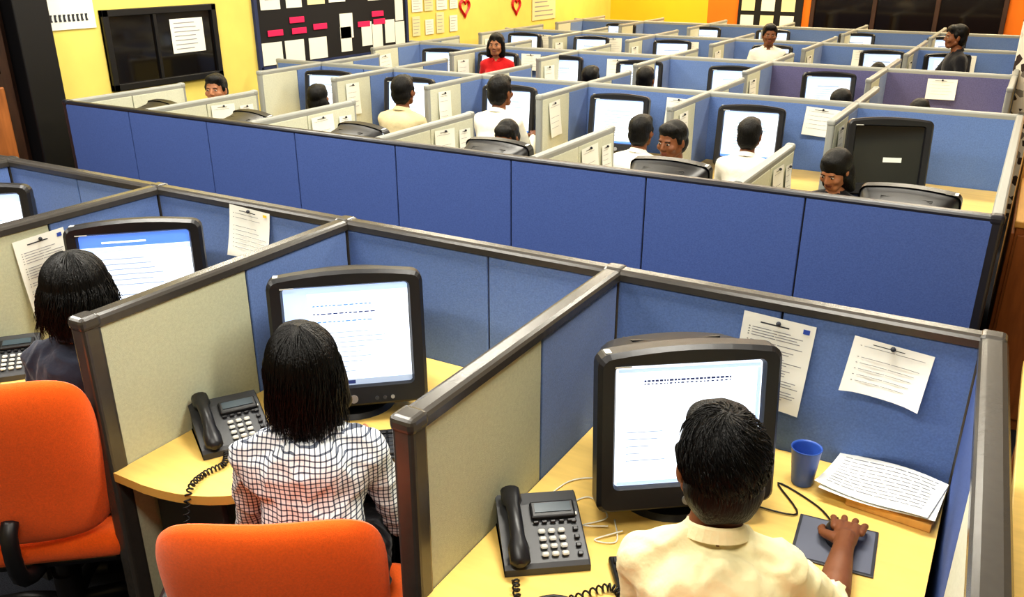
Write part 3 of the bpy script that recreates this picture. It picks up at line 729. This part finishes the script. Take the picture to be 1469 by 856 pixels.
        G=[('e',(0,-.022,.044),(.092,.106,.092),'hair'),('e',(0,-.04,-.04),(.102,.08,.1),'hair'),('e',(0,.03,.085),(.066,.05,.04),'hair'),('c',(-.07,-.02,-.05),(-.078,-.02,-.11),.04,.034,'hair'),('c',(.07,-.02,-.05),(.078,-.02,-.11),.04,.034,'hair'),('c',(-.04,-.07,-.09),(.04,-.07,-.09),.042,.042,'hair')]
        drop=.15
    vv,ff,tg=blob(G,.0055 if near else .009,3,.005 if near else .003,30);b.raw(vv,ff,hair_m,Hm,True)
    if near:
        R=random.Random(int(abs(loc[0])*1000))
        ns=1000 if hairstyle!='short' else 1300
        ex,ey,ez={'short':(.087,.104,.092),'long':(.09,.107,.093),'bob':(.094,.109,.095)}[hairstyle]
        for k in range(ns):
            ph=R.uniform(0,2*math.pi);sy=math.sin(ph)
            if hairstyle!='short' and sy>.55: continue
            pts=[];tp=[]
            jit=R.uniform(.0,.006)
            if hairstyle=='short':
                th0=math.acos(R.uniform(-.35,1.));ln=R.uniform(.25,.45)
                if sy>.15 and th0>.95:continue
                sg=R.uniform(.02,.06);tw=R.uniform(.1,.5)
                for j in range(6):
                    th=min(th0+ln*j/5.,2.2);a=ph+tw*j/5.*(.5+.5*math.cos(th0))
                    lift=1+sg*math.sin(j/5.*2.6)+jit
                    zz=.046+ez*math.cos(th)*lift
                    pts.append((ex*math.sin(max(th,.02))*math.cos(a)*lift,-.022+ey*math.sin(max(th,.02))*math.sin(a)*lift,zz if zz>-.0 else zz*1.3));tp.append(1-.85*(j/5.)**2)
                if pts[-1][1]>.075: continue
                b.tube(pts,.0013,hair_m,n=3,M=Hm,taper=tp)
            else:
                th0=R.uniform(.02,1.3)
                L=drop*R.uniform(.72,1.08);tw=R.uniform(-.035,.035);wv=R.uniform(0,6);wa=R.uniform(.002,.007)
                rr=1+jit*3
                for j in range(8):
                    th=th0+(1.5-th0)*j/7.
                    pts.append((ex*math.sin(th)*math.cos(ph)*rr,-.022+ey*math.sin(th)*sy*rr,.046+ez*math.cos(th)*rr));tp.append(1)
                lx,ly,lz=pts[-1]
                for j in range(1,9):
                    t=j/8.;bul=1+.10*math.sin(t*math.pi) if hairstyle=='bob' else 1+.06*math.sin(t*math.pi)-.24*t*t
                    pts.append((lx*bul+tw*t*t+wa*math.sin(wv+t*7),ly*bul+(-.02*t if sy<.3 else 0)+wa*math.cos(wv+t*6),lz-L*t));tp.append(1-.75*t*t)
                b.tube(pts,.0016,hair_m,n=3,M=Hm,taper=tp)
    return b.obj(name,(loc[0],loc[1],0),rz,fix=False)
person('seated_man',(-.298,1.262),22,skin_m,sh_cream,'short',.97,.17,turn=6,nod=-2,near=True,handR=(-.165,1.865,HD+.045),handL=(-.44,1.64,HD+.06),sleeve='short',curlR=.55,up=.05,sw=.134,neck=.134,chx=.93)
person('seated_woman',(-1.275,1.25),38,skin_l,sh_check,'long',.97,.15,turn=5,nod=-4,near=True,handR=(-1.40,1.62,HD+.06),handL=(-1.60,1.52,HD+.06),fem=True,up=.02,sw=.145)
person('seated_woman',(-2.26,1.33),24,skin_l,sh_dark,'bob',.98,.10,turn=15,nod=-3,near=True,handL=(-2.50,1.55,HD+.06),fem=True,up=.02)
far=[
('seated_man',(-1.39,5.16),4,skin_m,sh_white,'short',.86,.15,0.),('seated_man',(-2.03,4.92),-8,skin_m,sh_white,'short',.86,.16,0.),
('seated_man',(-3.12,5.10),0,skin_m,sh_white,'short',.92,.14,.10),('seated_man',(-3.83,4.98),5,skin_m,sh_tan,'short',.92,.12,.07),
('seated_man',(-1.66,4.88),172,skin_m,sh_white,'short',.90,.14,.01),('seated_woman',(-.70,4.78),160,skin_l,sh_blk,'bob',.86,.18,.0),
('seated_man',(-5.12,4.62),205,skin_l,sh_white,'short',.9,.1,.08),('seated_woman',(-4.65,5.02),10,skin_l,sh_blk,'bob',.86,.12,0),
('seated_man',(-2.70,4.80),182,skin_m,sh_blue,'short',.84,.2,-.01)]
for i,(n,l,d,sk,sh,hs,s_,le,u) in enumerate(far): person(n,l,d,sk,sh,hs,s_,le,nod={4:6,5:24,8:20}.get(i,-4),turn=[0,6,-5,4,-8,0,0,5,0][i],fem='wo' in n,up=u)
for i,(x,y,sh,hs,s_) in enumerate([(-3.3,6.95,sh_dark,'short',.88),(-2.8,7.0,sh_blue,'short',.9),(-1.18,6.75,sh_blk,'bob',.86),(-.62,6.6,sh_white,'short',.84),(-2.1,9.0,sh_blk,'short',.85),(-1.25,9.1,sh_dark,'bob',.8)]):
    person('seated_woman' if hs=='bob' else 'seated_man',(x,y),random.uniform(-12,12),skin_m,sh,hs,s_,.12,nod=-5,fem=hs=='bob')
person('standing_woman',(-4.2,7.02),195,skin_l,sh_red,'long',.84,.02,stand=True,fem=True)
person('standing_man',(-2.30,9.06),200,skin_m,sh_white,'short',.85,.02,stand=True)
person('standing_man',(-.60,9.06),110,skin_m,sh_blk,'short',.88,.02,stand=True,handR=(-.95,9.0,1.0))
# ------------------------------------------------------------------ lights
def troffer(x,y,p,col):
    b=MB();b.box((0,0,-.02),(1.26,.36,.05),silver,.004);b.obj('ceiling_light',(x,y,3.0-.006))
    l=bpy.data.lights.new('ceiling_tube','AREA');l.shape='RECTANGLE';l.size=1.2;l.size_y=.3;l.energy=p;l.color=col
    o=bpy.data.objects.new('ceiling_tube',l);bpy.context.collection.objects.link(o);o.location=(x,y,2.94)
for y,col,p in[(.3,(1,.96,.86),36),(2.1,(1,.96,.86),56),(4.6,(1,.95,.82),48),(7.2,(1,.91,.72),48),(9.8,(1,.88,.66),42),(12.6,(1,.82,.5),70)]:
    for x in(-.6,-2.8,-5.0): troffer(x,y,p,col)
w=bpy.data.worlds.new('w');bpy.context.scene.world=w;w.use_nodes=True;w.node_tree.nodes['Background'].inputs[0].default_value=(.6,.7,1,1);w.node_tree.nodes['Background'].inputs[1].default_value=.05
# ------------------------------------------------------------------ camera
cam=bpy.data.cameras.new('camera');co=bpy.data.objects.new('camera',cam);bpy.context.collection.objects.link(co)
cam.lens=1248.8/1469*36;cam.sensor_width=36;cam.shift_y=34.8/1469;cam.clip_start=.05
co.location=(0,0,2.08);co.rotation_euler=(D2(90-23.02),0,D2(29.97))
bpy.context.scene.camera=co
vs_=bpy.context.scene.view_settings
try: vs_.view_transform='Standard'
except Exception as e: print(e)
for lk in ('Medium High Contrast','Standard - Medium High Contrast'):
    try:
        vs_.look=lk;print('look',lk);break
    except Exception as e: print(e)
